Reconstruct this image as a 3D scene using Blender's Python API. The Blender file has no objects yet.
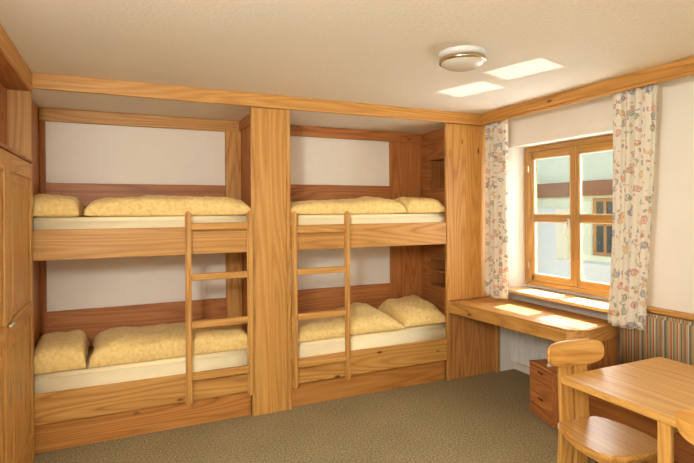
import bpy, bmesh, math, random
from mathutils import Vector, Matrix, noise
random.seed(7)
sc = bpy.context.scene
COL = sc.collection
PI = math.pi

# ------------------------------------------------------------ colour / material helpers
def lin(c):
    c = c / 255.0
    return c / 12.92 if c <= .04045 else ((c + .055) / 1.055) ** 2.4
def rgb(r, g, b): return (lin(r), lin(g), lin(b), 1)

def newmat(name):
    m = bpy.data.materials.new(name); m.use_nodes = True
    nt = m.node_tree; b = nt.nodes['Principled BSDF']
    return m, nt, b
def N(nt, t, **kw):
    n = nt.nodes.new(t)
    for k, v in kw.items():
        if k in n.inputs: n.inputs[k].default_value = v
        else: setattr(n, k, v)
    return n
def ramp(nt, stops, interp='LINEAR'):
    n = nt.nodes.new('ShaderNodeValToRGB'); cr = n.color_ramp; cr.interpolation = interp
    while len(cr.elements) > 1: cr.elements.remove(cr.elements[0])
    cr.elements[0].position = stops[0][0]; cr.elements[0].color = stops[0][1]
    for p, c in stops[1:]:
        e = cr.elements.new(p); e.color = c
    return n

def wood(name, axis, light, mid, dark, rough=.5, scale=1.0, bump=.05):
    """pine/larch boards; grain runs along axis (0,1,2)"""
    light, mid, dark = [(c[0] * .88, c[1] * .88, c[2] * .86, 1) for c in (light, mid, dark)]
    m, nt, b = newmat(name); L = nt.links.new
    tc = N(nt, 'ShaderNodeTexCoord'); oi = N(nt, 'ShaderNodeObjectInfo')
    off = N(nt, 'ShaderNodeVectorMath', operation='SCALE'); off.inputs[0].default_value = (13.7, 17.1, 9.3)
    L(oi.outputs['Random'], off.inputs['Scale'])
    add = N(nt, 'ShaderNodeVectorMath', operation='ADD'); L(tc.outputs['Object'], add.inputs[0]); L(off.outputs[0], add.inputs[1])
    mp = N(nt, 'ShaderNodeMapping'); s = [4.3 * scale] * 3; s[axis] = .34 * scale
    mp.inputs['Scale'].default_value = s; L(add.outputs[0], mp.inputs['Vector'])
    # low frequency warp -> cathedral figure
    n1 = N(nt, 'ShaderNodeTexNoise', Scale=1.1, Detail=1.5, Roughness=.45); L(mp.outputs[0], n1.inputs['Vector'])
    mul = N(nt, 'ShaderNodeMath', operation='MULTIPLY'); mul.inputs[1].default_value = 15; L(n1.outputs[0], mul.inputs[0])
    fr = N(nt, 'ShaderNodeMath', operation='PINGPONG'); fr.inputs[1].default_value = .5; L(mul.outputs[0], fr.inputs[0])
    soft_dark = tuple(mid[i] * .80 + dark[i] * .20 for i in range(3)) + (1,)
    r1 = ramp(nt, [(0, light), (.32, mid), (.46, soft_dark), (.5, mid)]); L(fr.outputs[0], r1.inputs[0])
    # fine fibres
    mp2 = N(nt, 'ShaderNodeMapping'); s = [85 * scale] * 3; s[axis] = 1.6 * scale
    mp2.inputs['Scale'].default_value = s; L(add.outputs[0], mp2.inputs['Vector'])
    n2 = N(nt, 'ShaderNodeTexNoise', Scale=1, Detail=3, Roughness=.6); L(mp2.outputs[0], n2.inputs['Vector'])
    r2 = ramp(nt, [(.3, (.84, .81, .76, 1)), (.7, (1.08, 1.08, 1.08, 1))]); L(n2.outputs[0], r2.inputs[0])
    mx = N(nt, 'ShaderNodeMix', data_type='RGBA', blend_type='MULTIPLY'); mx.inputs[0].default_value = 1
    L(r1.outputs[0], mx.inputs[6]); L(r2.outputs[0], mx.inputs[7])
    n4 = N(nt, 'ShaderNodeTexNoise', Scale=.55, Detail=1); L(mp.outputs[0], n4.inputs['Vector'])
    g4 = ramp(nt, [(.44, (0, 0, 0, 1)), (.54, (1, 1, 1, 1))]); L(n4.outputs[0], g4.inputs[0])
    g5 = ramp(nt, [(.40, (0, 0, 0, 1)), (.475, (1, 1, 1, 1))]); L(fr.outputs[0], g5.inputs[0])
    g6 = ramp(nt, [(.45, (0, 0, 0, 1)), (.6, (1, 1, 1, 1))]); L(n2.outputs[0], g6.inputs[0])
    gm = N(nt, 'ShaderNodeMath', operation='MULTIPLY'); L(g4.outputs[0], gm.inputs[0]); L(g5.outputs[0], gm.inputs[1])
    gm2 = N(nt, 'ShaderNodeMath', operation='MULTIPLY_ADD'); L(g6.outputs[0], gm2.inputs[0]); gm2.inputs[1].default_value = .48; gm2.inputs[2].default_value = .16
    gm3 = N(nt, 'ShaderNodeMath', operation='MULTIPLY'); L(gm.outputs[0], gm3.inputs[0]); L(gm2.outputs[0], gm3.inputs[1])
    mst = N(nt, 'ShaderNodeMix', data_type='RGBA'); L(gm3.outputs[0], mst.inputs[0]); L(mx.outputs[2], mst.inputs[6]); mst.inputs[7].default_value = dark
    mx = mst
    # board to board hue change (per object)
    hs = N(nt, 'ShaderNodeHueSaturation'); vr = N(nt, 'ShaderNodeMapRange'); vr.inputs[3].default_value = .94; vr.inputs[4].default_value = 1.07
    L(oi.outputs['Random'], vr.inputs[0]); L(vr.outputs[0], hs.inputs['Value']); L(mx.outputs[2], hs.inputs['Color'])
    # knots
    mp3 = N(nt, 'ShaderNodeMapping'); s = [6.0] * 3; s[axis] = 2.4
    mp3.inputs['Scale'].default_value = s; L(add.outputs[0], mp3.inputs['Vector'])
    v = N(nt, 'ShaderNodeTexVoronoi', Scale=.8); L(mp3.outputs[0], v.inputs['Vector'])
    rk = ramp(nt, [(.035, (1, 1, 1, 1)), (.075, (0, 0, 0, 1))]); L(v.outputs['Distance'], rk.inputs[0])
    mk = N(nt, 'ShaderNodeMix', data_type='RGBA'); L(rk.outputs[0], mk.inputs[0]); L(hs.outputs[0], mk.inputs[6])
    mk.inputs[7].default_value = (dark[0] * .55, dark[1] * .45, dark[2] * .4, 1)
    L(mk.outputs[2], b.inputs['Base Color'])
    b.inputs['Roughness'].default_value = rough
    bp = N(nt, 'ShaderNodeBump', Strength=bump, Distance=.004); L(n2.outputs[0], bp.inputs['Height']); L(bp.outputs[0], b.inputs['Normal'])
    return m

LT, MD, DK = rgb(214, 164, 92), rgb(203, 149, 76), rgb(136, 80, 32)
WX, WY, WZ = [wood('larch_%s' % 'xyz'[i], i, LT, MD, DK) for i in range(3)]
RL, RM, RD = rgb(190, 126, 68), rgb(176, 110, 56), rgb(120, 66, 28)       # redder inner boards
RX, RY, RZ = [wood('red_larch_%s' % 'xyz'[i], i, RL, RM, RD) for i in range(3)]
PX = wood('plinth_larch_shaded', 0, rgb(200, 140, 72), rgb(188, 126, 60), rgb(130, 76, 32))  # larch toned darker in place of the shadow under the bed rail
OL, OM, OD = rgb(190, 146, 82), rgb(178, 132, 68), rgb(140, 94, 44)       # window frames
OY, OZ = wood('window_wood_y', 1, OL, OM, OD, .35), wood('window_wood_z', 2, OL, OM, OD, .35)
TL, TM, TD = rgb(212, 164, 92), rgb(202, 149, 76), rgb(150, 94, 42)     # table and chairs
TX, TY, TZ = [wood('beech_%s' % 'xyz'[i], i, TL, TM, TD, .33, 1.1, .03) for i in range(3)]

def plain(name, col, rough=.8, metal=0, noise_amt=0, nscale=40, bump=0, bscale=200, bdist=.003, spec=.5):
    m, nt, b = newmat(name); L = nt.links.new
    b.inputs['Base Color'].default_value = col; b.inputs['Roughness'].default_value = rough; b.inputs['Metallic'].default_value = metal
    b.inputs['Specular IOR Level'].default_value = spec
    tc = N(nt, 'ShaderNodeTexCoord')
    if noise_amt:
        n = N(nt, 'ShaderNodeTexNoise', Scale=nscale, Detail=4); L(tc.outputs['Object'], n.inputs['Vector'])
        a = tuple(x * (1 - noise_amt) for x in col[:3]) + (1,); c = tuple(x * (1 + noise_amt) for x in col[:3]) + (1,)
        r = ramp(nt, [(.3, a), (.7, c)]); L(n.outputs[0], r.inputs[0]); L(r.outputs[0], b.inputs['Base Color'])
    if bump:
        n = N(nt, 'ShaderNodeTexNoise', Scale=bscale, Detail=3); L(tc.outputs['Object'], n.inputs['Vector'])
        bp = N(nt, 'ShaderNodeBump', Strength=bump, Distance=bdist); L(n.outputs[0], bp.inputs['Height']); L(bp.outputs[0], b.inputs['Normal'])
    return m
WALL = plain('white_plaster', rgb(238, 233, 223), .9, bump=.25, bscale=60, noise_amt=.012, nscale=8, spec=.2)
CEIL = plain('ceiling_plaster', rgb(236, 232, 219), .9, bump=.6, bscale=45, bdist=.006, noise_amt=.03, nscale=60, spec=.2)
SHEET = plain('cream_sheet', rgb(248, 236, 198), .9, noise_amt=.02, nscale=12, bump=.2, bscale=25, bdist=.01, spec=.1)
WHITE = plain('white_enamel', rgb(236, 236, 232), .4)
CHROME = plain('chrome', rgb(205, 185, 155), .12, 1)
STEEL = plain('brushed_steel', rgb(200, 196, 188), .3, 1)
SHADE = plain('opal_glass', rgb(206, 204, 190), .25)
LBASE = plain('lamp_base_enamel', rgb(214, 212, 208), .4)
DARK = plain('dark_gap', rgb(60, 35, 18), .8)
STONE = plain('exterior_ledge', rgb(255, 244, 214), .9)
OUTW = plain('neighbour_plaster', rgb(250, 244, 196), .9, noise_amt=.03, nscale=2)
OUTB = plain('neighbour_beam_paint', rgb(146, 98, 58), .7, noise_amt=.1, nscale=6)
OUTD = plain('neighbour_dark_glass', rgb(70, 74, 66), .15)
OUTF = plain('neighbour_frame_wood', rgb(190, 140, 80), .6, noise_amt=.08, nscale=8)
SNOW = plain('outside_ground', rgb(240, 236, 224), .9)
PIPE = plain('weathered_wood', rgb(150, 135, 125), .7, noise_amt=.1, nscale=15)

def carpet():
    m, nt, b = newmat('carpet'); L = nt.links.new
    tc = N(nt, 'ShaderNodeTexCoord')
    n = N(nt, 'ShaderNodeTexNoise', Scale=84, Detail=3, Roughness=.7); L(tc.outputs['Object'], n.inputs['Vector'])
    n2 = N(nt, 'ShaderNodeTexNoise', Scale=2.2, Detail=2); L(tc.outputs['Object'], n2.inputs['Vector'])
    r = ramp(nt, [(.34, rgb(112, 99, 70)), (.5, rgb(144, 130, 98)), (.66, rgb(178, 164, 130))]); L(n.outputs[0], r.inputs[0])
    r2 = ramp(nt, [(.3, (.93, .93, .93, 1)), (.7, (1.05, 1.05, 1.05, 1))]); L(n2.outputs[0], r2.inputs[0])
    mx = N(nt, 'ShaderNodeMix', data_type='RGBA', blend_type='MULTIPLY'); mx.inputs[0].default_value = 1
    L(r.outputs[0], mx.inputs[6]); L(r2.outputs[0], mx.inputs[7]); L(mx.outputs[2], b.inputs['Base Color'])
    b.inputs['Roughness'].default_value = 1; b.inputs['Specular IOR Level'].default_value = .05
    bp = N(nt, 'ShaderNodeBump', Strength=.8, Distance=.006); L(n.outputs[0], bp.inputs['Height']); L(bp.outputs[0], b.inputs['Normal'])
    return m
CARPET = carpet()

def damask():
    m, nt, b = newmat('yellow_damask'); L = nt.links.new
    tc = N(nt, 'ShaderNodeTexCoord')
    v = N(nt, 'ShaderNodeTexVoronoi', Scale=44, feature='SMOOTH_F1'); L(tc.outputs['Object'], v.inputs['Vector'])
    r = ramp(nt, [(.1, rgb(246, 220, 154)), (.45, rgb(240, 210, 138)), (.7, rgb(232, 198, 124))]); L(v.outputs['Distance'], r.inputs[0])
    L(r.outputs[0], b.inputs['Base Color']); b.inputs['Roughness'].default_value = .8; b.inputs['Specular IOR Level'].default_value = .2
    b.inputs['Sheen Weight'].default_value = .1
    n = N(nt, 'ShaderNodeTexNoise', Scale=11, Detail=2); L(tc.outputs['Object'], n.inputs['Vector'])
    bp = N(nt, 'ShaderNodeBump', Strength=.14, Distance=.02); L(n.outputs[0], bp.inputs['Height']); L(bp.outputs[0], b.inputs['Normal'])
    return m
DAMASK = damask()

def floral():
    """cream curtain cloth printed with small ring flowers, sprigs and leaves in several colours"""
    m, nt, b = newmat('floral_print'); L = nt.links.new
    tc = N(nt, 'ShaderNodeTexCoord'); cx = N(nt, 'ShaderNodeCombineXYZ'); sp = N(nt, 'ShaderNodeSeparateXYZ')
    uv = N(nt, 'ShaderNodeUVMap', uv_map='UVMap'); L(uv.outputs[0], sp.inputs[0])
    L(sp.outputs[0], cx.inputs[0]); L(sp.outputs[1], cx.inputs[1])
    cur = (rgb(238, 232, 216), None)
    last = None
    pal = [(.0, rgb(196, 100, 70)), (.18, rgb(92, 94, 128)), (.36, rgb(214, 170, 80)), (.52, rgb(110, 118, 96)), (.68, rgb(206, 124, 78)), (.84, rgb(116, 112, 124))]
    for k, (scl, lo, hi, kind) in enumerate([(12.5, .0, .0, 'ring'), (21, 0, 0, 'dot'), (15, 0, 0, 'sprig')]):
        wn = N(nt, 'ShaderNodeTexNoise', Scale=22 + 9 * k, Detail=2); L(cx.outputs[0], wn.inputs['Vector'])
        sub = N(nt, 'ShaderNodeVectorMath', operation='MULTIPLY_ADD'); L(wn.outputs['Color'], sub.inputs[0])
        sub.inputs[1].default_value = (.05, .05, 0); sub.inputs[2].default_value = (0, 0, 0)
        ad = N(nt, 'ShaderNodeVectorMath', operation='ADD'); L(cx.outputs[0], ad.inputs[0]); L(sub.outputs[0], ad.inputs[1])
        off = N(nt, 'ShaderNodeVectorMath', operation='ADD'); L(ad.outputs[0], off.inputs[0]); off.inputs[1].default_value = (k * 3.3, k * 1.7, 0)
        if kind == 'sprig':
            mpp = N(nt, 'ShaderNodeMapping'); mpp.inputs['Scale'].default_value = (1.9, .8, 1); mpp.inputs['Rotation'].default_value = (0, 0, .7)
            L(off.outputs[0], mpp.inputs[0]); src = mpp
        else: src = off
        v = N(nt, 'ShaderNodeTexVoronoi', Scale=scl, voronoi_dimensions='2D'); L(src.outputs[0], v.inputs['Vector'])
        if kind == 'ring': mask = ramp(nt, [(.0, (.9, .9, .9, 1)), (.08, (.9, .9, .9, 1)), (.11, (.25, .25, .25, 1)), (.15, (.25, .25, .25, 1)), (.18, (.85, .85, .85, 1)), (.29, (.85, .85, .85, 1)), (.33, (0, 0, 0, 1))])
        elif kind == 'dot': mask = ramp(nt, [(.0, (.7, .7, .7, 1)), (.16, (.7, .7, .7, 1)), (.2, (0, 0, 0, 1))])
        else: mask = ramp(nt, [(.0, (.8, .8, .8, 1)), (.17, (.8, .8, .8, 1)), (.21, (0, 0, 0, 1))])
        L(v.outputs['Distance'], mask.inputs[0])
        s2 = N(nt, 'ShaderNodeSeparateColor'); L(v.outputs['Color'], s2.inputs[0])
        pr = ramp(nt, pal, 'CONSTANT'); L(s2.outputs[0], pr.inputs[0])
        gate = N(nt, 'ShaderNodeMath', operation='GREATER_THAN'); gate.inputs[1].default_value = [.25, .55, .45][k]; L(s2.outputs[1], gate.inputs[0])
        f = N(nt, 'ShaderNodeMath', operation='MULTIPLY'); L(gate.outputs[0], f.inputs[0]); L(mask.outputs[0], f.inputs[1])
        f2 = N(nt, 'ShaderNodeMath', operation='MULTIPLY'); L(f.outputs[0], f2.inputs[0]); f2.inputs[1].default_value = .72
        mx = N(nt, 'ShaderNodeMix', data_type='RGBA'); L(f2.outputs[0], mx.inputs[0]); L(pr.outputs[0], mx.inputs[7])
        if last is None: mx.inputs[6].default_value = cur[0]
        else: L(last.outputs[2], mx.inputs[6])
        last = mx
    L(last.outputs[2], b.inputs['Base Color']); b.inputs['Roughness'].default_value = .9; b.inputs['Specular IOR Level'].default_value = .1
    # thin cloth lets a little daylight through
    tr = N(nt, 'ShaderNodeBsdfTranslucent'); L(last.outputs[2], tr.inputs[0])
    ms = N(nt, 'ShaderNodeMixShader'); ms.inputs[0].default_value = .18
    out = nt.nodes['Material Output']; L(b.outputs[0], ms.inputs[1]); L(tr.outputs[0], ms.inputs[2]); L(ms.outputs[0], out.inputs[0])
    return m
FLORAL = floral()

def stripes():
    m, nt, b = newmat('striped_upholstery'); L = nt.links.new
    tc = N(nt, 'ShaderNodeTexCoord'); sp = N(nt, 'ShaderNodeSeparateXYZ'); L(tc.outputs['Object'], sp.inputs[0])
    mu = N(nt, 'ShaderNodeMath', operation='MULTIPLY'); mu.inputs[1].default_value = 1 / .165; L(sp.outputs[1], mu.inputs[0])
    fr = N(nt, 'ShaderNodeMath', operation='FRACT'); L(mu.outputs[0], fr.inputs[0])
    g, gr, rd, bl, cr, tn = rgb(150, 148, 112), rgb(186, 176, 142), rgb(190, 112, 80), rgb(100, 98, 116), rgb(218, 206, 172), rgb(200, 160, 108)
    seq = [(0, g), (.09, cr), (.12, rd), (.19, gr), (.25, tn), (.31, g), (.38, bl), (.44, cr), (.47, gr), (.55, rd), (.60, g), (.68, tn), (.73, bl), (.77, gr), (.84, cr), (.87, rd), (.93, gr)]
    r = ramp(nt, seq, 'CONSTANT'); L(fr.outputs[0], r.inputs[0])
    n = N(nt, 'ShaderNodeTexNoise', Scale=260, Detail=1); L(tc.outputs['Object'], n.inputs['Vector'])
    r2 = ramp(nt, [(.3, (.85, .85, .85, 1)), (.7, (1.1, 1.1, 1.1, 1))]); L(n.outputs[0], r2.inputs[0])
    mx = N(nt, 'ShaderNodeMix', data_type='RGBA', blend_type='MULTIPLY'); mx.inputs[0].default_value = 1
    L(r.outputs[0], mx.inputs[6]); L(r2.outputs[0], mx.inputs[7]); L(mx.outputs[2], b.inputs['Base Color'])
    b.inputs['Roughness'].default_value = .95; b.inputs['Specular IOR Level'].default_value = .1
    return m
STRIPE = stripes()

def glass():
    m, nt, b = newmat('window_glass'); L = nt.links.new
    t = N(nt, 'ShaderNodeBsdfTransparent'); g = N(nt, 'ShaderNodeBsdfGlossy', Roughness=.02)
    lw = N(nt, 'ShaderNodeLayerWeight', Blend=.5); ms = N(nt, 'ShaderNodeMixShader')
    pw = N(nt, 'ShaderNodeMath', operation='POWER'); pw.inputs[1].default_value = 4; L(lw.outputs['Facing'], pw.inputs[0])
    f = N(nt, 'ShaderNodeMath', operation='MULTIPLY_ADD'); f.inputs[1].default_value = .35; f.inputs[2].default_value = .03; L(pw.outputs[0], f.inputs[0])
    L(f.outputs[0], ms.inputs[0]); L(t.outputs[0], ms.inputs[1]); L(g.outputs[0], ms.inputs[2])
    L(ms.outputs[0], nt.nodes['Material Output'].inputs[0]); nt.nodes.remove(b)
    return m
GLASS = glass()

# ------------------------------------------------------------ mesh helpers
class MB:
    def __init__(s): s.bm = bmesh.new()
    def box(s, x0, x1, y0, y1, z0, z1, bev=0, mat=None, seg=1):
        t = bmesh.new(); bmesh.ops.create_cube(t, size=1)
        for v in t.verts: v.co = Vector(((x0 + x1) / 2 + v.co.x * (x1 - x0), (y0 + y1) / 2 + v.co.y * (y1 - y0), (z0 + z1) / 2 + v.co.z * (z1 - z0)))
        if bev: bmesh.ops.bevel(t, geom=t.edges[:], offset=bev, segments=seg, affect='EDGES', clamp_overlap=True)
        s.merge(t, mat); return s
    def merge(s, t, mat=None):
        if mat is not None: t.transform(mat)
        me = bpy.data.meshes.new('tmp'); t.to_mesh(me); t.free(); s.bm.from_mesh(me); bpy.data.meshes.remove(me)
    def prism(s, pts, z0, z1, bev=0, axis='z', mat=None, seg=1):
        """extrude a closed polygon; axis z: pts are (x,y); axis y: pts are (x,z) extruded y z0..z1; axis x: pts (y,z)"""
        t = bmesh.new(); f = {'z': lambda a, b, c: (a, b, c), 'y': lambda a, b, c: (a, c, b), 'x': lambda a, b, c: (c, a, b)}[axis]
        lo = [t.verts.new(f(a, b, z0)) for a, b in pts]; hi = [t.verts.new(f(a, b, z1)) for a, b in pts]
        n = len(pts); t.faces.new(lo); t.faces.new(hi)
        for i in range(n): t.faces.new((lo[i], lo[(i + 1) % n], hi[(i + 1) % n], hi[i]))
        bmesh.ops.recalc_face_normals(t, faces=t.faces[:])
        if bev:
            es = [e for e in t.edges if any(len(ff.verts) == n and n > 4 for ff in e.link_faces) or n == 4]
            bmesh.ops.bevel(t, geom=es, offset=bev, segments=seg, affect='EDGES', clamp_overlap=True)
        s.merge(t, mat); return s
    def lathe(s, prof, c, n=40):
        """prof: list of (r,z); closed at the axis if r==0"""
        t = bmesh.new(); rings = []
        for r, z in prof:
            if r < 1e-6: rings.append([t.verts.new((c[0], c[1], c[2] + z))])
            else: rings.append([t.verts.new((c[0] + r * math.cos(2 * PI * i / n), c[1] + r * math.sin(2 * PI * i / n), c[2] + z)) for i in range(n)])
        for a, b in zip(rings, rings[1:]):
            for i in range(n):
                j = (i + 1) % n
                if len(a) == 1 and len(b) > 1: t.faces.new((a[0], b[i], b[j]))
                elif len(b) == 1 and len(a) > 1: t.faces.new((a[i], a[j], b[0]))
                elif len(a) > 1: t.faces.new((a[i], a[j], b[j], b[i]))
        bmesh.ops.recalc_face_normals(t, faces=t.faces[:])
        s.merge(t); return s
    def tube(s, a, b, r, n=12):
        t = bmesh.new(); a = Vector(a); b = Vector(b); d = b - a
        bmesh.ops.create_cone(t, cap_ends=True, segments=n, radius1=r, radius2=r, depth=d.length)
        s.merge(t, Matrix.Translation((a + b) / 2) @ d.to_track_quat('Z', 'Y').to_matrix().to_4x4()); return s
    def build(s, name, mat, parent=None, smooth=False):
        me = bpy.data.meshes.new(name); s.bm.to_mesh(me); s.bm.free(); me.materials.append(mat)
        if smooth:
            for p in me.polygons: p.use_smooth = True
        o = bpy.data.objects.new(name, me); COL.objects.link(o)
        if parent is not None:
            o.parent = parent; w = Vector()
            p = parent
            while p is not None: w += p.location; p = p.parent
            me.transform(Matrix.Translation(-w))
        return o

def tag(o, label, cat, group=None, kind=None):
    o['label'] = label; o['category'] = cat
    if group: o['group'] = group
    if kind: o['kind'] = kind
    return o
def thing(name, loc, label, cat, group=None):
    o = bpy.data.objects.new(name, None); o.location = loc; o.empty_display_size = .1; COL.objects.link(o)
    return tag(o, label, cat, group)
def struct(name, mb, mat, smooth=False):
    o = mb.build(name, mat, None, smooth); o['kind'] = 'structure'; return o

# ------------------------------------------------------------ dimensions
H = 2.60; W = 4.05; BACK = .75
XL, X1, X2, X3 = 0.0, 1.49, 1.82, 3.392
ZF = 2.492
YB = -5.3; XW = -.45

# ------------------------------------------------------------ room shell
struct('floor', MB().box(XW, 4.29, YB, BACK + .1, -.06, 0), CARPET)
struct('ceiling', MB().box(XW, 4.29, YB, BACK + .1, H, H + .1), CEIL)
struct('wall_back', MB().box(XW - .1, 4.29, BACK, BACK + .1, 0, H), WALL)
struct('wall_left', MB().box(XW - .1, XW, YB, BACK, 0, H), WALL)
struct('wall_front', MB().box(XW - .1, 4.29, YB - .1, YB, 0, H), WALL)
# window wall: window recess and radiator niche cut through the inner leaf
XO = 4.275
wr = MB()
wr.box(W, XO, .0, BACK, 0, H)                     # beside the bunk
wr.box(W, XO, -.125, .0, .74, H)
wr.box(W, XO, -1.44, -.125, 2.268, H)             # lintel
wr.box(W, XO, YB, -1.44, 0, H)
wr.box(4.235, XO, -1.44, .0, 0, .84)              # thin parapet behind the radiator
wr.prism([(W, -.125), (XO, -.125), (XO, -.165), (4.2, -.17)], .84, 2.268)   # splayed left reveal
wr.prism([(W, -1.44), (XO, -1.44), (XO, -1.395), (4.2, -1.395)], .84, 2.268)
wr.box(4.262, XO, -1.44, -.125, .84, .912)
struct('wall_right', wr, WALL)
# wood sill
struct('trim_3', MB().box(3.930, 4.262, -1.43, -.13, .852, .882, .006), wood('sill_wood', 1, rgb(232, 204, 154), rgb(226, 194, 140), rgb(196, 150, 92), .4))

# alcove ceiling (dropped white plaster strip behind the cornice)
ca = MB().box(XW, W, .0, BACK, 2.50, H)
struct('trim_4', ca, WALL)

# cornice boards
t1 = MB().box(-.13, W, -.028, -.002, ZF, H, .004)
struct('trim_1', t1, WX)
t2 = MB().box(3.790, 3.815, YB, -.03, ZF + .022, H, .003)
t2.box(3.798, 3.815, YB, -.03, ZF, ZF + .022, .002)
struct('trim_2', t2, WY)

# ------------------------------------------------------------ window
def window():
    root = bpy.data.objects.new('window_1', None); root.location = (4.22, -.78, .9); COL.objects.link(root); root['kind'] = 'structure'
    y0, y1, z0, z1 = -1.393, -.172, .912, 2.264
    f = MB(); d0, d1 = 4.214, 4.268
    f.box(d0, d1, y1 - .055, y1, z0, z1, .004); f.box(d0, d1, y0, y0 + .055, z0, z1, .004)
    f.build('window_frame', OZ, root)
    f = MB(); f.box(d0, d1, y0 + .055, y1 - .055, z1 - .05, z1, .003); f.box(d0, d1, y0 + .055, y1 - .055, z0, z0 + .042, .003)
    f.build('window_frame', OY, root)
    for k, (a, b) in enumerate([(-.780, -.229), (-1.336, -.783)]):
        cx0, cx1 = 4.204, 4.252
        zz0, zz1 = z0 + .044, z1 - .052
        lo, hi = min(a, b), max(a, b)
        s = MB(); ss = .062 if k == 0 else .052
        s.box(cx0, cx1, hi - (.075 if k == 0 else .045), hi, zz0, zz1, .005)
        s.box(cx0, cx1, lo, lo + (.045 if k == 0 else .075), zz0, zz1, .005)
        cas = s.build('casement', OZ, root)
        s = MB(); s.box(cx0, cx1, lo + .045, hi - .045, zz1 - .068, zz1, .005); s.box(cx0, cx1, lo + .045, hi - .045, zz0, zz0 + .062, .005)
        s.box(cx0 + .004, cx1 - .006, lo + .045, hi - .045, 1.536, 1.600, .006)
        s.build('rail', OY, cas)
        s = MB()
        s.box(4.232, 4.236, lo + .04, hi - .04, zz0 + .05, zz1 - .06)
        s.build('pane', GLASS, cas)
        # light sealing bead round every pane
        s = MB()
        for (za, zb) in ((zz0 + .062, 1.536), (1.600, zz1 - .068)):
            ya, yb = lo + (.045 if k == 0 else .075), hi - (.075 if k == 0 else .045)
            s.box(4.212, 4.222, ya, yb, za, za + .010); s.box(4.212, 4.222, ya, yb, zb - .010, zb)
            s.box(4.212, 4.222, ya, ya + .010, za, zb); s.box(4.212, 4.222, yb - .010, yb, za, zb)
        s.build('glazing_bead', plain('glazing_bead_%d' % k, rgb(225, 205, 165), .5), cas)
    # cover strip on the meeting stile and the handle
    MB().box(4.196, 4.206, -.806, -.762, z0 + .05, z1 - .055, .004).build('meeting_strip', OZ, root)
    h = MB(); h.box(4.182, 4.196, -.742, -.716, 1.48, 1.565, .004); h.tube((4.188, -.729, 1.53), (4.158, -.729, 1.53), .007)
    h.box(4.150, 4.162, -.738, -.720, 1.425, 1.54, .005)
    h.build('handle', STEEL, root)
    g = MB()
    for z in (1.10, 2.05): g.tube((4.208, -.236, z - .03), (4.208, -.236, z + .03), .008)
    g.build('hinge', STEEL, root)
window()

# ------------------------------------------------------------ bunks
def bunk(name, xl, xr, x_side_l, x_side_r, pl, pr, label, niches=False):
    """xl..xr clear opening of the front, x_side_* alcove side panels, pl/pr widths of the corner boards at the back"""
    t = thing(name, ((xl + xr) / 2, .3, 0), label, 'bunk bed')
    yb = BACK - .004
    for z0, z1, nm in ((1.323, 1.534, 'bed_rail'), (.203, .413, 'bed_rail')):
        MB().box(xl + .002, xr - .002, .0, .028, z0, z1, .004).build(nm, WX, t)
    MB().box(xl + .002, xr - .002, .040, .056, .001, .202).build('plinth', PX, t)
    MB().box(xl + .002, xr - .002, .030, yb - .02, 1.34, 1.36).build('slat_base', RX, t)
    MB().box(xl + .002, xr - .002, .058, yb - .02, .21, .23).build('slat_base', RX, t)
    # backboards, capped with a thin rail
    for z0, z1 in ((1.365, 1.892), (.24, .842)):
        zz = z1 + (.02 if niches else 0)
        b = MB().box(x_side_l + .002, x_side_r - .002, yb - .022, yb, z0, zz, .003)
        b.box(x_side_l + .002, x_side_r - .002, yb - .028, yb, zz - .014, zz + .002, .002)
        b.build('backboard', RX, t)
    # top trim under the alcove ceiling
    tr = MB().box(x_side_l + .002, x_side_r - .002, yb - .035, yb, 2.395, 2.499, .003)
    tr.build('top_trim', WX if not niches else RX, t)
    # corner boards
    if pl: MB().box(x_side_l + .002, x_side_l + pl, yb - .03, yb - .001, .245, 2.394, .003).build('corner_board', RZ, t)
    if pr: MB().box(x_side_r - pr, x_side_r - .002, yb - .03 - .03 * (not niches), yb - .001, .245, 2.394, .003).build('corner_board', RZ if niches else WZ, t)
    return t
tl = bunk('bunk_bed', XL - .05, X1, -.062, 1.566, .045, .142, 'built-in double bunk bed on the left, between the wardrobe and the broad pillar')
tr_ = bunk('bunk_bed', X2, X3, 1.744, 3.584, 0, .40, 'built-in double bunk bed on the right, with book niches at its window end', True)
# left side panel of the left bunk, right side panel (with trim)
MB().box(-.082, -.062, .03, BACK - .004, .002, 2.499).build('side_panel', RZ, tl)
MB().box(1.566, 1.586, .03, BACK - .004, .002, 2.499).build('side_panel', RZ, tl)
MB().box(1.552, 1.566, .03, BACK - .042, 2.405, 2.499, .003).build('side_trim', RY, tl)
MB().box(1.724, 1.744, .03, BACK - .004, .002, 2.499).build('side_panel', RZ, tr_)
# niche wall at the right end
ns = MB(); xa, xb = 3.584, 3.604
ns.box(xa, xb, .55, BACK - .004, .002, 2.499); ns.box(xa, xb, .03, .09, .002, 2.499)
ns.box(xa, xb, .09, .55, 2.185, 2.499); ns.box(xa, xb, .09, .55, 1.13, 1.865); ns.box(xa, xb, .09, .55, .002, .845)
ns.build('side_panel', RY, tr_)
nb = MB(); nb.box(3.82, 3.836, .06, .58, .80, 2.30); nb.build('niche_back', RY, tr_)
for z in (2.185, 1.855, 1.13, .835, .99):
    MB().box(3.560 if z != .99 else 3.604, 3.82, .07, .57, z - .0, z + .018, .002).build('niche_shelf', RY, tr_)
ne = MB(); ne.box(3.604, 3.82, .555, .575, .80, 2.30); ne.box(3.604, 3.82, .06, .08, .80, 2.30); ne.build('niche_side', RZ, tr_)

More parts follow.
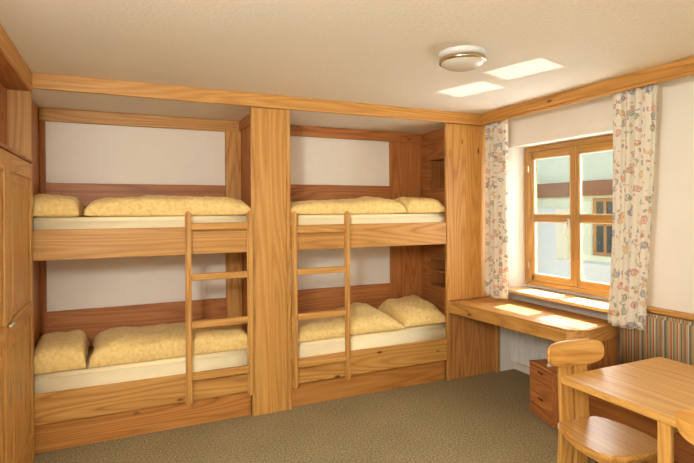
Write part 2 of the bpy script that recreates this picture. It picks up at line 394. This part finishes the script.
# pillars
def pillar(x0, x1, z0, label, edge=True):
    t = thing('pillar', ((x0 + x1) / 2, .012, 0), label, 'pillar')
    MB().box(x0 + .034, x1 - .034, .0, .026, z0, ZF - .001, .002).build('face_board', WZ, t)
    for a, b in ((x0, x0 + .034), (x1 - .034, x1)):
        MB().box(a, b, -.006, .029, z0, ZF - .001, .003).build('edge_strip', WZ, t)
    return t
pillar(X1, X2, .001, 'broad knotty wooden pillar standing between the two double bunk beds')
p2 = thing('pillar', (3.7, .012, 0), 'wooden end pillar beside the window curtain, above the left end of the desk', 'pillar')
MB().box(X3, X3 + .03, -.006, .029, .001, ZF - .001, .003).build('edge_strip', WZ, p2)
MB().box(X3 + .03, W - .002, .0, .026, .775, ZF - .001, .002).build('face_board', WZ, p2)

# ------------------------------------------------------------ ladders
def ladder(xa, xb, top, rungs, label):
    t = thing('ladder', ((xa + xb) / 2, -.05, .19), label, 'ladder', 'bunk ladders')
    w = .046
    for x in (xa, xb - w):
        m = MB().box(x, x + w, -.070, -.034, .192, top, .012, seg=3); m.build('side_rail', WZ, t)
    for z0, z1 in rungs:
        MB().box(xa + w - .004, xb - w + .004, -.068 if z0 < 1.3 else -.062, -.030, z0, z1, .004).build('rung', WX, t)
    return t
ladder(.974, 1.488, 1.656, [(1.513, 1.566), (1.130, 1.181), (.770, .824), (.377, .431)], 'wooden four-rung ladder against the left bunk bed')
ladder(1.812, 2.336, 1.647, [(1.468, 1.525), (1.122, 1.172), (.752, .801), (.357, .404)], 'wooden four-rung ladder against the right bunk bed')

# ------------------------------------------------------------ mattresses, duvets and pillows
def mattress(x0, x1, z0, z1, label):
    m = MB().box(x0, x1, .032, BACK - .035, z0, z1, .03, seg=4)
    o = m.build('mattress', SHEET, None, True); o.location = ((x0 + x1) / 2, .38, z0)
    o.data.transform(Matrix.Translation(-o.location)); tag(o, label, 'mattress', 'mattresses of the four bunks'); return o
ZU, ZLW = 1.616, .530
mattress(-.055, 1.550, 1.362, ZU, 'cream sheeted mattress on the upper level of the left bunk bed')
mattress(-.055, 1.550, .232, ZLW, 'cream sheeted mattress on the lower level of the left bunk bed')
mattress(1.760, 3.480, 1.362, ZU, 'cream sheeted mattress on the upper level of the right bunk bed')
mattress(1.760, 3.480, .232, ZLW, 'cream sheeted mattress on the lower level of the right bunk bed')

def soft(name, c, lx, ly, h, label, cat, group, rz=0, rx=0, ry=0, seed=0, nx=56, ny=30, p=.34, prof=None, lump=.012, corner=6, lift=.22):
    """pillow / folded duvet: closed puffy slab with its base at c"""
    bm = bmesh.new(); top = {}; bot = {}
    for i in range(nx + 1):
        for j in range(ny + 1):
            u = -math.cos(PI * i / nx) * .55 + (2 * i / nx - 1) * .45; v = -math.cos(PI * j / ny) * .55 + (2 * j / ny - 1) * .45
            # squarish outline with slightly drawn in edges and pointed corners
            k = 1 - .045 * (1 - abs(v) ** corner) * abs(u) ** 8; l = 1 - .05 * (1 - abs(u) ** corner) * abs(v) ** 8
            x = u * lx / 2 * k; y = v * ly / 2 * l
            e = max(0, (1 - abs(u) ** 5) * (1 - abs(v) ** 3.4)) ** p
            q = Vector((x * 5 + seed * 7.1, y * 5, seed * 3.3))
            n1 = noise.noise(q); n2 = noise.noise(q * 2.6)
            hh = h * (prof(u, v) if prof else 1)
            x += .010 * noise.noise(q * 1.3 + Vector((9, 0, 0))) ; y += .012 * noise.noise(q * 1.2 + Vector((0, 9, 4)))
            z = h * lift + (hh - h * lift) * e + (n1 * lump * 1.5 + n2 * lump) * e
            zb = h * lift * (1 - e) + .001
            top[i, j] = bm.verts.new((x, y, max(z, zb + .004)))
            edge = i in (0, nx) or j in (0, ny)
            bot[i, j] = top[i, j] if edge else bm.verts.new((x, y, zb))
            if edge: top[i, j].co.z = h * lift + n2 * .006
    for i in range(nx):
        for j in range(ny):
            a = (top[i, j], top[i + 1, j], top[i + 1, j + 1], top[i, j + 1]); bm.faces.new(a)
            b_ = (bot[i, j], bot[i, j + 1], bot[i + 1, j + 1], bot[i + 1, j])
            if len(set(b_)) == 4 and set(b_) != set(a): bm.faces.new(b_)
    bmesh.ops.recalc_face_normals(bm, faces=bm.faces[:])
    me = bpy.data.meshes.new(name); bm.to_mesh(me); bm.free(); me.materials.append(DAMASK)
    for f in me.polygons: f.use_smooth = True
    o = bpy.data.objects.new(name, me); o.location = c; o.rotation_euler = (rx, ry, rz); COL.objects.link(o)
    return tag(o, label, cat, group)
GP, GD = 'pillows on the bunks', 'duvets on the bunks'
YC = .375
# upper left
soft('pillow', (.108, YC - .03, ZU), .33, .62, .165, 'pale yellow pillow at the wardrobe end of the upper left bunk', 'pillow', GP, seed=1, p=.42, lift=.14,
     prof=lambda u, v: 1.0 - .08 * u)
soft('duvet', (.900, YC - .03, ZU), 1.22, .63, .155, 'pale yellow folded duvet lying along the upper left bunk', 'duvet', GD, seed=2, p=.26, lift=.12,
     prof=lambda u, v: 1.0 + .08 * math.sin(u * 3 + 2) + .25 * max(0, u - .35) * (1 if u < .9 else .8))
# lower left
soft('pillow', (.124, YC - .03, ZLW), .362, .66, .195, 'pale yellow pillow at the wardrobe end of the lower left bunk', 'pillow', GP, seed=3, p=.36, rz=.02, lift=.10)
soft('duvet', (.915, YC - .03, ZLW), 1.20, .65, .170, 'pale yellow folded duvet lying along the lower left bunk', 'duvet', GD, seed=4, p=.24, lift=.10,
     prof=lambda u, v: 1.06 - .1 * math.sin(u * 2.2 + 1.0))
# upper right
soft('duvet', (2.395, YC - .03, ZU), 1.15, .63, .140, 'pale yellow folded duvet lying along the upper right bunk', 'duvet', GD, seed=5, p=.30, lift=.12,
     prof=lambda u, v: 1.0 - .12 * math.sin((u + 1) * 2.6) + .12 * (u > .3) * (u - .3))
soft('pillow', (3.200, YC - .03, ZU), .44, .62, .160, 'pale yellow pillow at the window end of the upper right bunk', 'pillow', GP, seed=6, p=.40, lift=.14)
# lower right: pillow propped against the niche wall, duvet with a peaked fold beside it
soft('pillow', (3.205, YC - .02, ZLW), .52, .62, .235, 'pale yellow pillow propped high at the window end of the lower right bunk', 'pillow', GP, seed=7, p=.55, lift=.10,
     prof=lambda u, v: .86 + .20 * v + .06 * u)
soft('duvet', (2.385, YC - .03, ZLW), 1.12, .65, .155, 'pale yellow duvet with a peaked fold on the lower right bunk', 'duvet', GD, seed=8, p=.36, nx=72, lift=.10,
     prof=lambda u, v: .84 + .50 * math.exp(-((u - .52) / .34) ** 2) * (.75 + .35 * v))

# ------------------------------------------------------------ wardrobe on the left
def wardrobe():
    t = thing('wardrobe', (-.2, -1.3, 0), 'tall wooden wardrobe with panelled doors along the left wall', 'wardrobe')
    y0, y1 = -2.41, -.03
    XB = -.44
    c = MB(); c.box(XB, -.024, y0, y0 + .02, .0, 2.459); c.box(XB, -.001, y1 - .05, y1 - .002, .0, 1.98)
    c.box(XB, -.024, y0 + .02, y1 - .05, .09, .11); c.box(XB, XB + .012, y0 + .02, y1 - .05, .11, 1.98)
    c.build('carcass', WZ, t)
    MB().box(-.05, -.012, y0, y1 - .002, .001, .088).build('plinth', WY, t)
    MB().box(XB, .006, y0, y1, 1.982, 2.002, .004).build('niche_shelf', RY, t)
    MB().box(-.30, -.002, y1 - .05, y1 - .002, 2.003, 2.458).build('niche_end', WZ, t)
    MB().box(-.148, -.132, y0 + .02, y1 - .051, 2.003, 2.458).build('niche_back', RZ, t)
    MB().box(XB, -.002, y0, y1, 2.46, 2.476).build('soffit', RY, t)
    MB().box(-.026, .0, y0, y1 + .001, 2.476, H - .001, .003).build('cornice', WY, t)
    ys = [-.030, -.818, -1.61, -2.40]
    for a, b in zip(ys, ys[1:]):
        hi, lo = a - .003, b + .003
        d = MB(); s = .085
        d.box(-.022, 0, hi - s, hi, .095, 1.976, .003); d.box(-.022, 0, lo, lo + s, .095, 1.976, .003)
        dr = d.build('door', WZ, t)
        for z0, z1 in ((.095, .20), (.985, 1.075), (1.875, 1.976)): MB().box(-.022, 0, lo + s, hi - s, z0, z1, .003).build('rail', WY, dr)
        for z0, z1 in ((.20, .985), (1.075, 1.875)):
            p = MB(); p.box(-.018, -.012, lo + s, hi - s, z0, z1)
            p.box(-.020, -.004, lo + s + .05, hi - s - .05, z0 + .05, z1 - .05, .008)
            p.build('panel', WZ, dr)
        k = MB(); k.tube((0, lo + .03 if a == ys[0] else hi - .03, 1.06), (.022, lo + .03 if a == ys[0] else hi - .03, 1.06), .011); k.build('knob', STEEL, dr, True)
wardrobe()

# ------------------------------------------------------------ desk along the window
dk = thing('desk', (3.75, -.65, 0), 'long built-in wooden desk running under the window, sunlit in two patches', 'desk')
pts = [(3.412, -.002), (3.412, -.010), (3.504, -1.30), (3.545, -1.362), (3.625, -1.395), (W - .006, -1.325), (W - .006, -.002)]
ptsl = [(x, y) for x, y in pts]
mtop = MB().prism(ptsl, .752, .771, .003); mtop.build('desktop', wood('desktop_wood', 1, rgb(204, 152, 84), rgb(194, 138, 70), rgb(150, 94, 44), .32), dk)
def apron(p, q, th=.02):
    p = Vector((*p, 0)); q = Vector((*q, 0)); d = (q - p).normalized(); n = Vector((-d.y, d.x, 0))
    if n.dot(Vector((1, .5, 0))) < 0: n = -n
    a, b, c, e = p, q, q + n * th, p + n * th
    return MB().prism([(v.x, v.y) for v in (a, b, c, e)], .659, .7515, .002)
apron((3.413, -.012), (3.505, -1.30)).build('apron', WY, dk)
apron((3.506, -1.302), (3.546, -1.360)).build('apron', WY, dk)
apron((3.548, -1.361), (3.625, -1.392)).build('apron', WX, dk)
MB().prism([(3.627, -1.393), (W - .008, -1.323), (W - .008, -1.303), (3.627, -1.372)], .659, .7515, .002).build('apron', WX, dk)
MB().box(X3 + .034, W - .04, .020, .045, .001, .655).build('side_panel', wood('desk_side_wood', 2, rgb(200, 142, 84), rgb(190, 128, 70), rgb(138, 80, 38)), dk)
MB().box(W - .064, W - .04, -.03, .019, .001, .655, .003).build('edge_strip', WZ, dk)
MB().box(3.62, W - .02, -1.33, -1.305, .001, .655).build('end_panel', RZ, dk)

# ------------------------------------------------------------ radiator in the niche
rd = thing('radiator', (4.15, -.67, .12), 'white ribbed radiator in the niche under the desk', 'radiator')
MB().box(4.165, 4.185, -1.30, -.02, .10, .62, .004).build('panel', WHITE, rd)
r = MB()
for i in range(38): r.box(4.150, 4.165, -.035 - .033 * i - .020, -.035 - .033 * i, .11, .61, .003)
r.build('fins', WHITE, rd)['kind'] = 'stuff'
for y in (-.2, -1.1): MB().box(4.185, 4.234, y - .02, y + .02, .2, .5).build('wall_bracket', WHITE, rd)
MB().tube((4.175, -1.2, .1), (4.175, -1.2, .0), .009).build('pipe', WHITE, rd)

# ------------------------------------------------------------ drawer unit on the carpet
DZ, DY = [wood('knotty_pine_%s' % 'xyz'[i], i, rgb(196, 130, 74), rgb(182, 112, 58), rgb(112, 60, 26), .5, 1.5) for i in (2, 1)]
ang = math.atan2(3.561 - 3.473, -.888 + 1.229)
du = thing('drawer_unit', (3.517, -1.058, 0), 'small reddish wooden drawer unit standing on the carpet under the desk', 'drawer unit')
du.rotation_euler.z = -ang
def dbox(x0, x1, y0, y1, z0, z1, bev=0): return MB().box(3.517 + x0, 3.517 + x1, -1.058 + y0, -1.058 + y1, z0, z1, bev)
b = dbox(.0, .30, -.176, -.158, .012, .405); b.box(3.517, 3.817, -1.058 + .158, -1.058 + .176, .012, .405)
b.box(3.817 - .014, 3.817, -1.216, -.900, .012, .405); b.box(3.517, 3.803, -1.216, -.900, .012, .026)
b.build('body', DZ, du)
dbox(-.004, .304, -.180, .180, .406, .424, .003).build('top', DY, du)
def dface(z0, z1, hy):
    d = dbox(-.012, .006, -.156, .156, z0, z1, .003).build('drawer', DY, du)
    g = MB().box(3.517 - .0135, 3.517 - .011, -1.058 + hy - .035, -1.058 + hy + .035, (z0 + z1) / 2 + .008, (z0 + z1) / 2 + .024, .001)
    g.build('grip', DARK, d)
dface(.312, .402, .0); dface(.205, .306, 2); dface(.108, .199, .0); dface(.030, .102, 2)
for o in [c for c in bpy.data.objects if c.name.startswith('grip')]:
    if abs(sum(v.co.y for v in o.data.vertices) / len(o.data.vertices)) > 1: bpy.data.objects.remove(o)
for sx in (.03, .27):
    for sy in (-.14, .14): MB().tube((3.517 + sx, -1.058 + sy - .006, .009), (3.517 + sx, -1.058 + sy + .006, .009), .009).build('caster', DARK, du)
kb = MB().lathe([(0, 0), (.016, 0), (.018, .008), (.014, .018), (0, .022)], (3.576, -1.076, .4245), 20).build('door_stop', WHITE, None, True)
tag(kb, 'small round white knob lying on top of the drawer unit', 'knob')

# ------------------------------------------------------------ corner bench with striped back
bn = thing('bench', (3.85, -2.3, 0), 'wooden wall bench with striped upholstered back beside the table', 'bench')
by0, by1 = -4.2, -1.40
MB().box(3.985, W - .002, by0, by1, .905, .942, .006).build('cap_rail', WY, bn)
MB().box(W - .022, W - .002, by0, by1, .40, .904).build('back_panel', WY, bn)
cush = MB().box(3.955, W - .024, by0, by1 + .01, .44, .900, .022, seg=4)
cush.build('back_cushion', STRIPE, bn, True)
MB().box(3.56, W - .024, by0, by1, .385, .412, .006).build('seat_board', RY, bn)
MB().box(3.565, 3.953, by0, by1, .413, .452, .015, seg=3).build('seat_cushion', STRIPE, bn, True)
MB().box(3.60, 3.62, by0, by1, .001, .384).build('front_panel', RY, bn)
MB().box(3.62, W - .024, by1 - .025, by1, .001, .384).build('end_panel', RZ, bn)

# ------------------------------------------------------------ table
tb = thing('table', (3.14, -2.7, 0), 'pale wooden dining table with rounded corners in front of the bench', 'table')
TZT = .745
def rrect(x0, x1, y0, y1, r, n=6):
    out = []
    for cx, cy, a0 in ((x1 - r, y1 - r, 0), (x0 + r, y1 - r, 90), (x0 + r, y0 + r, 180), (x1 - r, y0 + r, 270)):
        for i in range(n + 1):
            a = math.radians(a0 + 90 * i / n); out.append((cx + r * math.cos(a), cy + r * math.sin(a)))
    return out
MB().prism(rrect(2.695, 3.545, -3.55, -1.965, .03), TZT - .034, TZT, .007, seg=3).build('tabletop', wood('tabletop_wood', 1, rgb(212, 166, 94), rgb(203, 153, 80), rgb(170, 116, 56), .42, .8, .02), tb)
for y in (-2.53, -3.25):
    MB().box(2.700, 2.730, y - .030, y + .030, .001, TZT - .035, .005).build('leg', TZ, tb)
    MB().box(3.485, 3.525, y - .036, y + .036, .001, TZT - .035, .005).build('leg', TZ, tb)
    MB().box(2.730, 3.485, y - .012, y + .012, .66, TZT - .035, .003).build('cross_rail', TX, tb)
    MB().box(2.730, 3.485, y - .015, y + .015, .16, .24, .003).build('cross_rail', TX, tb)
MB().box(3.08, 3.16, -3.234, -2.546, .17, .23, .005).build('stretcher', TY, tb)

# ------------------------------------------------------------ chairs
def oval(w, h, n=40, pw=2.6, sag=.0):
    pts = []
    for i in range(n):
        a = 2 * PI * i / n; ca, sa = math.cos(a), math.sin(a)
        x = math.copysign(abs(ca) ** (2 / pw), ca) * w / 2; z = math.copysign(abs(sa) ** (2 / pw), sa) * h / 2
        pts.append((x, z - sag * (x / (w / 2)) ** 2))
    return pts
def chair(loc, rz, label):
    """seat centre at loc, chair faces local -y; board-built alpine chair with oval back board"""
    t = thing('chair', loc, label, 'chair', 'wooden chairs at the table')
    P = t
    def put(mb, nm, mat, smooth=False):
        o = mb.build(nm, mat, None, smooth); o.parent = t; return o
    sz = .452
    seat = [(x * 1.02, y * 1.12 - .010) for x, y in [(-.125, .185), (-.165, .14), (-.196, .04), (-.208, -.06), (-.200, -.13), (-.165, -.178), (-.10, -.205), (0, -.214), (.10, -.205), (.165, -.178), (.200, -.13), (.208, -.06), (.196, .04), (.165, .14), (.125, .185)]]
    sm = MB().prism(seat, sz - .030, sz, .009, seg=3); put(sm, 'seat', TY)
    rail = MB().prism([(x * .86, y * .86) for x, y in seat], sz - .062, sz - .031, .004); put(rail, 'seat_frame', TY)
    # two flat back posts, leaning slightly, running to the floor as rear legs
    for s in (-1, 1):
        a, b = (s * .011, s * .100); x0, x1 = min(a, b), max(a, b)
        m = MB(); prof = [(.225, 0), (.255, 0), (.222, .44), (.236, .84), (.212, .84), (.192, .44)]
        m.prism([(y, z) for y, z in prof], x0, x1, .005, axis='x'); put(m, 'back_post', TZ)
        # front legs
        fm = MB().box(-.028, .028, -.02, .02, 0, sz - .063, .005)
        fm.bm.transform(Matrix.Translation((s * .13, -.15, 0)) @ Matrix.Rotation(s * .05, 4, 'Y')); put(fm, 'leg', TZ)
    # oval board, slightly hollow
    o = MB().prism(oval(.40, .145, pw=3.2, sag=-.004), .0, .026, .008, axis='y', seg=3)
    bmv = o.bm
    for v in bmv.verts: v.co.y += -.55 * v.co.x ** 2
    bmv.transform(Matrix.Translation((0, .200, .824)) @ Matrix.Rotation(-.10, 4, 'X')); put(o, 'backrest', TX)
    t.rotation_euler.z = rz
    return t
chair((2.885, -2.09, 0), -.11, 'wooden chair with oval back board pushed under the far end of the table')
chair((2.70, -2.905, 0), PI / 2, 'wooden chair at the left side of the table, only its back tip in view')

# ------------------------------------------------------------ curtains
def curtain(y0t, y1t, y0b, y1b, z0, z1, label, folds, seed, xc=3.842, amp=.020):
    nu, nv = 150, 46; bm = bmesh.new(); uvl = bm.loops.layers.uv.new('UVMap'); vs = {}
    def pos(u, v):
        # v 0 top, 1 bottom; pleats gathered at the top, softening below
        ya = y0t + (y0b - y0t) * v + .012 * math.sin(v * 5 + seed) * v; yb_ = y1t + (y1b - y1t) * v + .010 * math.sin(v * 4 + seed * 2) * v
        wob = .05 * math.sin(u * 5 + v * 2 + seed)
        y = ya + (yb_ - ya) * (u + .012 * math.sin(2 * PI * folds * 2 * u + seed))
        a = amp * (1 - .25 * v)
        x = xc - .018 * v + a * math.sin(2 * PI * folds * (u + wob * .3 * v)) + a * .35 * math.sin(2 * PI * folds * 2.3 * u + seed) * (1 - v) + a * .5 * math.sin(2 * PI * folds * .5 * u + v * 3)*v
        z = z1 + (z0 - z1) * v + .008 * math.sin(u * 7 + seed) * v
        return Vector((x, y, z))
    th = .0016
    for s in (0, 1):
        for i in range(nu + 1):
            for j in range(nv + 1):
                p = pos(i / nu, j / nv); p.x += s * th * 2; vs[s, i, j] = bm.verts.new(p)
    fac = abs(y1t - y0t) * 1.45
    def face(idx, uvs):
        f = bm.faces.new([vs[k] for k in idx])
        for l, q in zip(f.loops, uvs): l[uvl].uv = q
    def U(i, j): return (i / nu * fac + seed, (1 - j / nv) * (z1 - z0))
    for i in range(nu):
        for j in range(nv):
            q = [(i, j), (i, j + 1), (i + 1, j + 1), (i + 1, j)]
            face([(0, *k) for k in q], [U(*k) for k in q]); q2 = q[::-1]; face([(1, *k) for k in q2], [U(*k) for k in q2])
    for i in range(nu):
        for j, fl in ((0, 0), (nv, 1)):
            q = [(0, i, j), (0, i + 1, j), (1, i + 1, j), (1, i, j)]; face(q, [U(k[1], k[2]) for k in q])
    for j in range(nv):
        for i in (0, nu):
            q = [(0, i, j), (0, i, j + 1), (1, i, j + 1), (1, i, j)]; face(q, [U(k[1], k[2]) for k in q])
    bmesh.ops.recalc_face_normals(bm, faces=bm.faces[:])
    o = bpy.data.objects.new('curtain', bpy.data.meshes.new('curtain')); bm.to_mesh(o.data); bm.free(); o.data.materials.append(FLORAL)
    for f in o.data.polygons: f.use_smooth = True
    COL.objects.link(o); return tag(o, label, 'curtain', 'floral window curtains')
curtain(-.034, -.330, -.014, -.335, .800, 2.505, 'floral cream curtain hanging left of the window, next to the end pillar', 5.2, 1.0)
curtain(-1.435, -1.775, -1.41, -1.705, .800, 2.505, 'floral cream curtain hanging right of the window, above the striped bench', 4.6, 2.3)
cr = MB().box(3.825, 3.859, YB + .2, -.040, 2.508, 2.530, .003).box(3.825, 3.859, -1.0, -.9, 2.530, H - .001).build('curtain_rail', WHITE)
tag(cr, 'white curtain rail fixed to the ceiling behind the valance board', 'curtain rail')

# ------------------------------------------------------------ ceiling lamp
LC = (2.425, -1.505)
lt = thing('ceiling_lamp', (LC[0], LC[1], H), 'round ceiling lamp with opal glass and a shiny metal ring', 'lamp')
MB().lathe([(0, 0), (.146, 0), (.148, -.006), (.140, -.030), (.125, -.034), (0, -.034)], (*LC, H), 56).build('base', LBASE, lt, True)
MB().lathe([(.120, -.034), (.138, -.036), (.142, -.046), (.141, -.058), (.134, -.062), (.120, -.060), (.120, -.034)], (*LC, H), 56).build('ring', CHROME, lt, True)
MB().lathe([(.131, -.060), (.118, -.074), (.092, -.087), (.05, -.095), (0, -.098)], (*LC, H), 56).build('shade', SHADE, lt, True)

# ------------------------------------------------------------ outside
og = MB().box(4.4, 8.0, -8, 14, -1.6, -1.5); struct('ground', og, SNOW)
nb = thing('neighbour_house', (8.2, 2.5, -1.5), 'pale green neighbouring house with brown beam seen through the window', 'house')
NX = 8.0
w = MB(); w.box(NX, NX + .25, -3, 1.66, -1.5, 5.5); w.box(NX, NX + .25, 2.12, 9, -1.5, 5.5); w.box(NX, NX + .25, 1.66, 2.12, -1.5, .84); w.box(NX, NX + .25, 1.66, 2.12, 1.84, 5.5)
w.build('wall', OUTW, nb)
MB().box(NX - .08, NX - .002, -3, 9, 1.88, 2.14, .01).build('beam', OUTB, nb)
MB().box(NX - .35, NX - .002, -3, 2.6, -1.5, .74, .01).build('low_wall', STONE, nb)
MB().box(NX - .30, NX - .002, 2.62, 9, -1.5, 1.66, .01).build('white_annex', STONE, nb)
wf = MB()
wf.box(NX + .04, NX + .10, 1.662, 1.72, .842, 1.838); wf.box(NX + .04, NX + .10, 2.06, 2.118, .842, 1.838)
for z in (.842, 1.36, 1.778): wf.box(NX + .04, NX + .10, 1.72, 2.06, z, z + .06)
wf.box(NX + .04, NX + .10, 1.865, 1.915, .902, 1.778)
wfo = wf.build('window', OUTF, nb); MB().box(NX + .06, NX + .07, 1.72, 2.06, .9, 1.78).build('pane', OUTD, wfo)
pw = MB().box(7.55, 7.63, 3.17, 3.25, -1.5, 2.32, .01); pw.box(7.50, 7.68, 3.12, 3.30, 2.32, 2.36)
tag(pw.build('wooden_post', PIPE), 'weathered grey wooden post outside, at the left edge of the window view', 'post')

# ------------------------------------------------------------ light
def area(name, loc, target, sx, sy, power, col, spread=PI, shape='RECTANGLE'):
    l = bpy.data.lights.new(name, 'AREA'); l.shape = shape; l.size = sx; l.size_y = sy; l.energy = power; l.color = col; l.spread = spread
    o = bpy.data.objects.new(name, l); o.location = loc; o.rotation_euler = (Vector(target) - Vector(loc)).to_track_quat('-Z', 'Y').to_euler(); COL.objects.link(o); return o
sun = bpy.data.lights.new('sun', 'SUN'); sun.energy = 44; sun.angle = math.radians(.53); sun.color = (1, .97, .92)
so = bpy.data.objects.new('sun', sun); so.rotation_euler = Vector((-1, -.17, -2.12)).to_track_quat('-Z', 'Y').to_euler(); COL.objects.link(so)

# added point light out of view left of the camera, standing for bounced flash
pl = bpy.data.lights.new('bounced_flash', 'POINT'); pl.energy = 244; pl.color = (1, .995, .955); pl.shadow_soft_size = .22
po = bpy.data.objects.new('bounced_flash', pl); po.location = (-.02, -3.60, 2.18); COL.objects.link(po)
# daylight entering through the window
area('window_daylight', (4.32, -.78, 1.58), (2.0, -.95, 1.3), 1.1, 1.25, 38, (.95, .98, 1))
# added narrow lamps over the desktop, imitating its sun reflections on the ceiling
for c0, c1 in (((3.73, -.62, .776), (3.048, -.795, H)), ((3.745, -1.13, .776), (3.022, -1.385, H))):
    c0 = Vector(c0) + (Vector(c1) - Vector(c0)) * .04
    a = area('desk_glint_lamp', c0, c1, .28, .42, .27, (1, .97, .9), spread=math.radians(.5))
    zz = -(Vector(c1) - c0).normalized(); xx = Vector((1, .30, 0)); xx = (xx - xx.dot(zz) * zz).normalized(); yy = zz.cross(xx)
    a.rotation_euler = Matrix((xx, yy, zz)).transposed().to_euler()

w = bpy.data.worlds.new('world'); sc.world = w; w.use_nodes = True; nt = w.node_tree
bg = nt.nodes['Background']; sky = nt.nodes.new('ShaderNodeTexSky'); sky.sky_type = 'NISHITA'; sky.sun_disc = False; sky.sun_elevation = math.radians(64); sky.sun_rotation = math.radians(80)
nt.links.new(sky.outputs[0], bg.inputs[0]); bg.inputs[1].default_value = .42

# ------------------------------------------------------------ camera
cam = bpy.data.cameras.new('camera'); co = bpy.data.objects.new('camera', cam); COL.objects.link(co); sc.camera = co
f, px, py = 491.885, 346.85, 210.77
cam.sensor_fit = 'HORIZONTAL'; cam.sensor_width = 36; cam.lens = f / 694 * 36
cam.shift_x = -(px - 347) / 694; cam.shift_y = (py - 231.5) / 694
yaw, pitch, roll = .4287004, .00079, -.006565
fw = Vector((math.sin(yaw) * math.cos(pitch), math.cos(yaw) * math.cos(pitch), -math.sin(pitch)))
rt = Vector((math.cos(yaw), -math.sin(yaw), 0)); up = rt.cross(fw)
r2 = rt * math.cos(roll) + up * math.sin(roll); u2 = -rt * math.sin(roll) + up * math.cos(roll)
M = Matrix((r2, u2, -fw)).transposed().to_4x4(); M.translation = Vector((.545325, -3.91856, 1.65384))
co.matrix_world = M; cam.clip_start = .05

sc.view_settings.view_transform = 'Standard'; sc.view_settings.look = 'None'; sc.view_settings.gamma = 1; sc.view_settings.use_curve_mapping = False
sc.view_settings.exposure = 0
sc.cycles.use_denoising = True; sc.cycles.use_light_tree = False; sc.cycles.max_bounces = 10; sc.cycles.diffuse_bounces = 6; sc.cycles.sample_clamp_indirect = 6
sc.cycles.caustics_reflective = False; sc.cycles.caustics_refractive = False
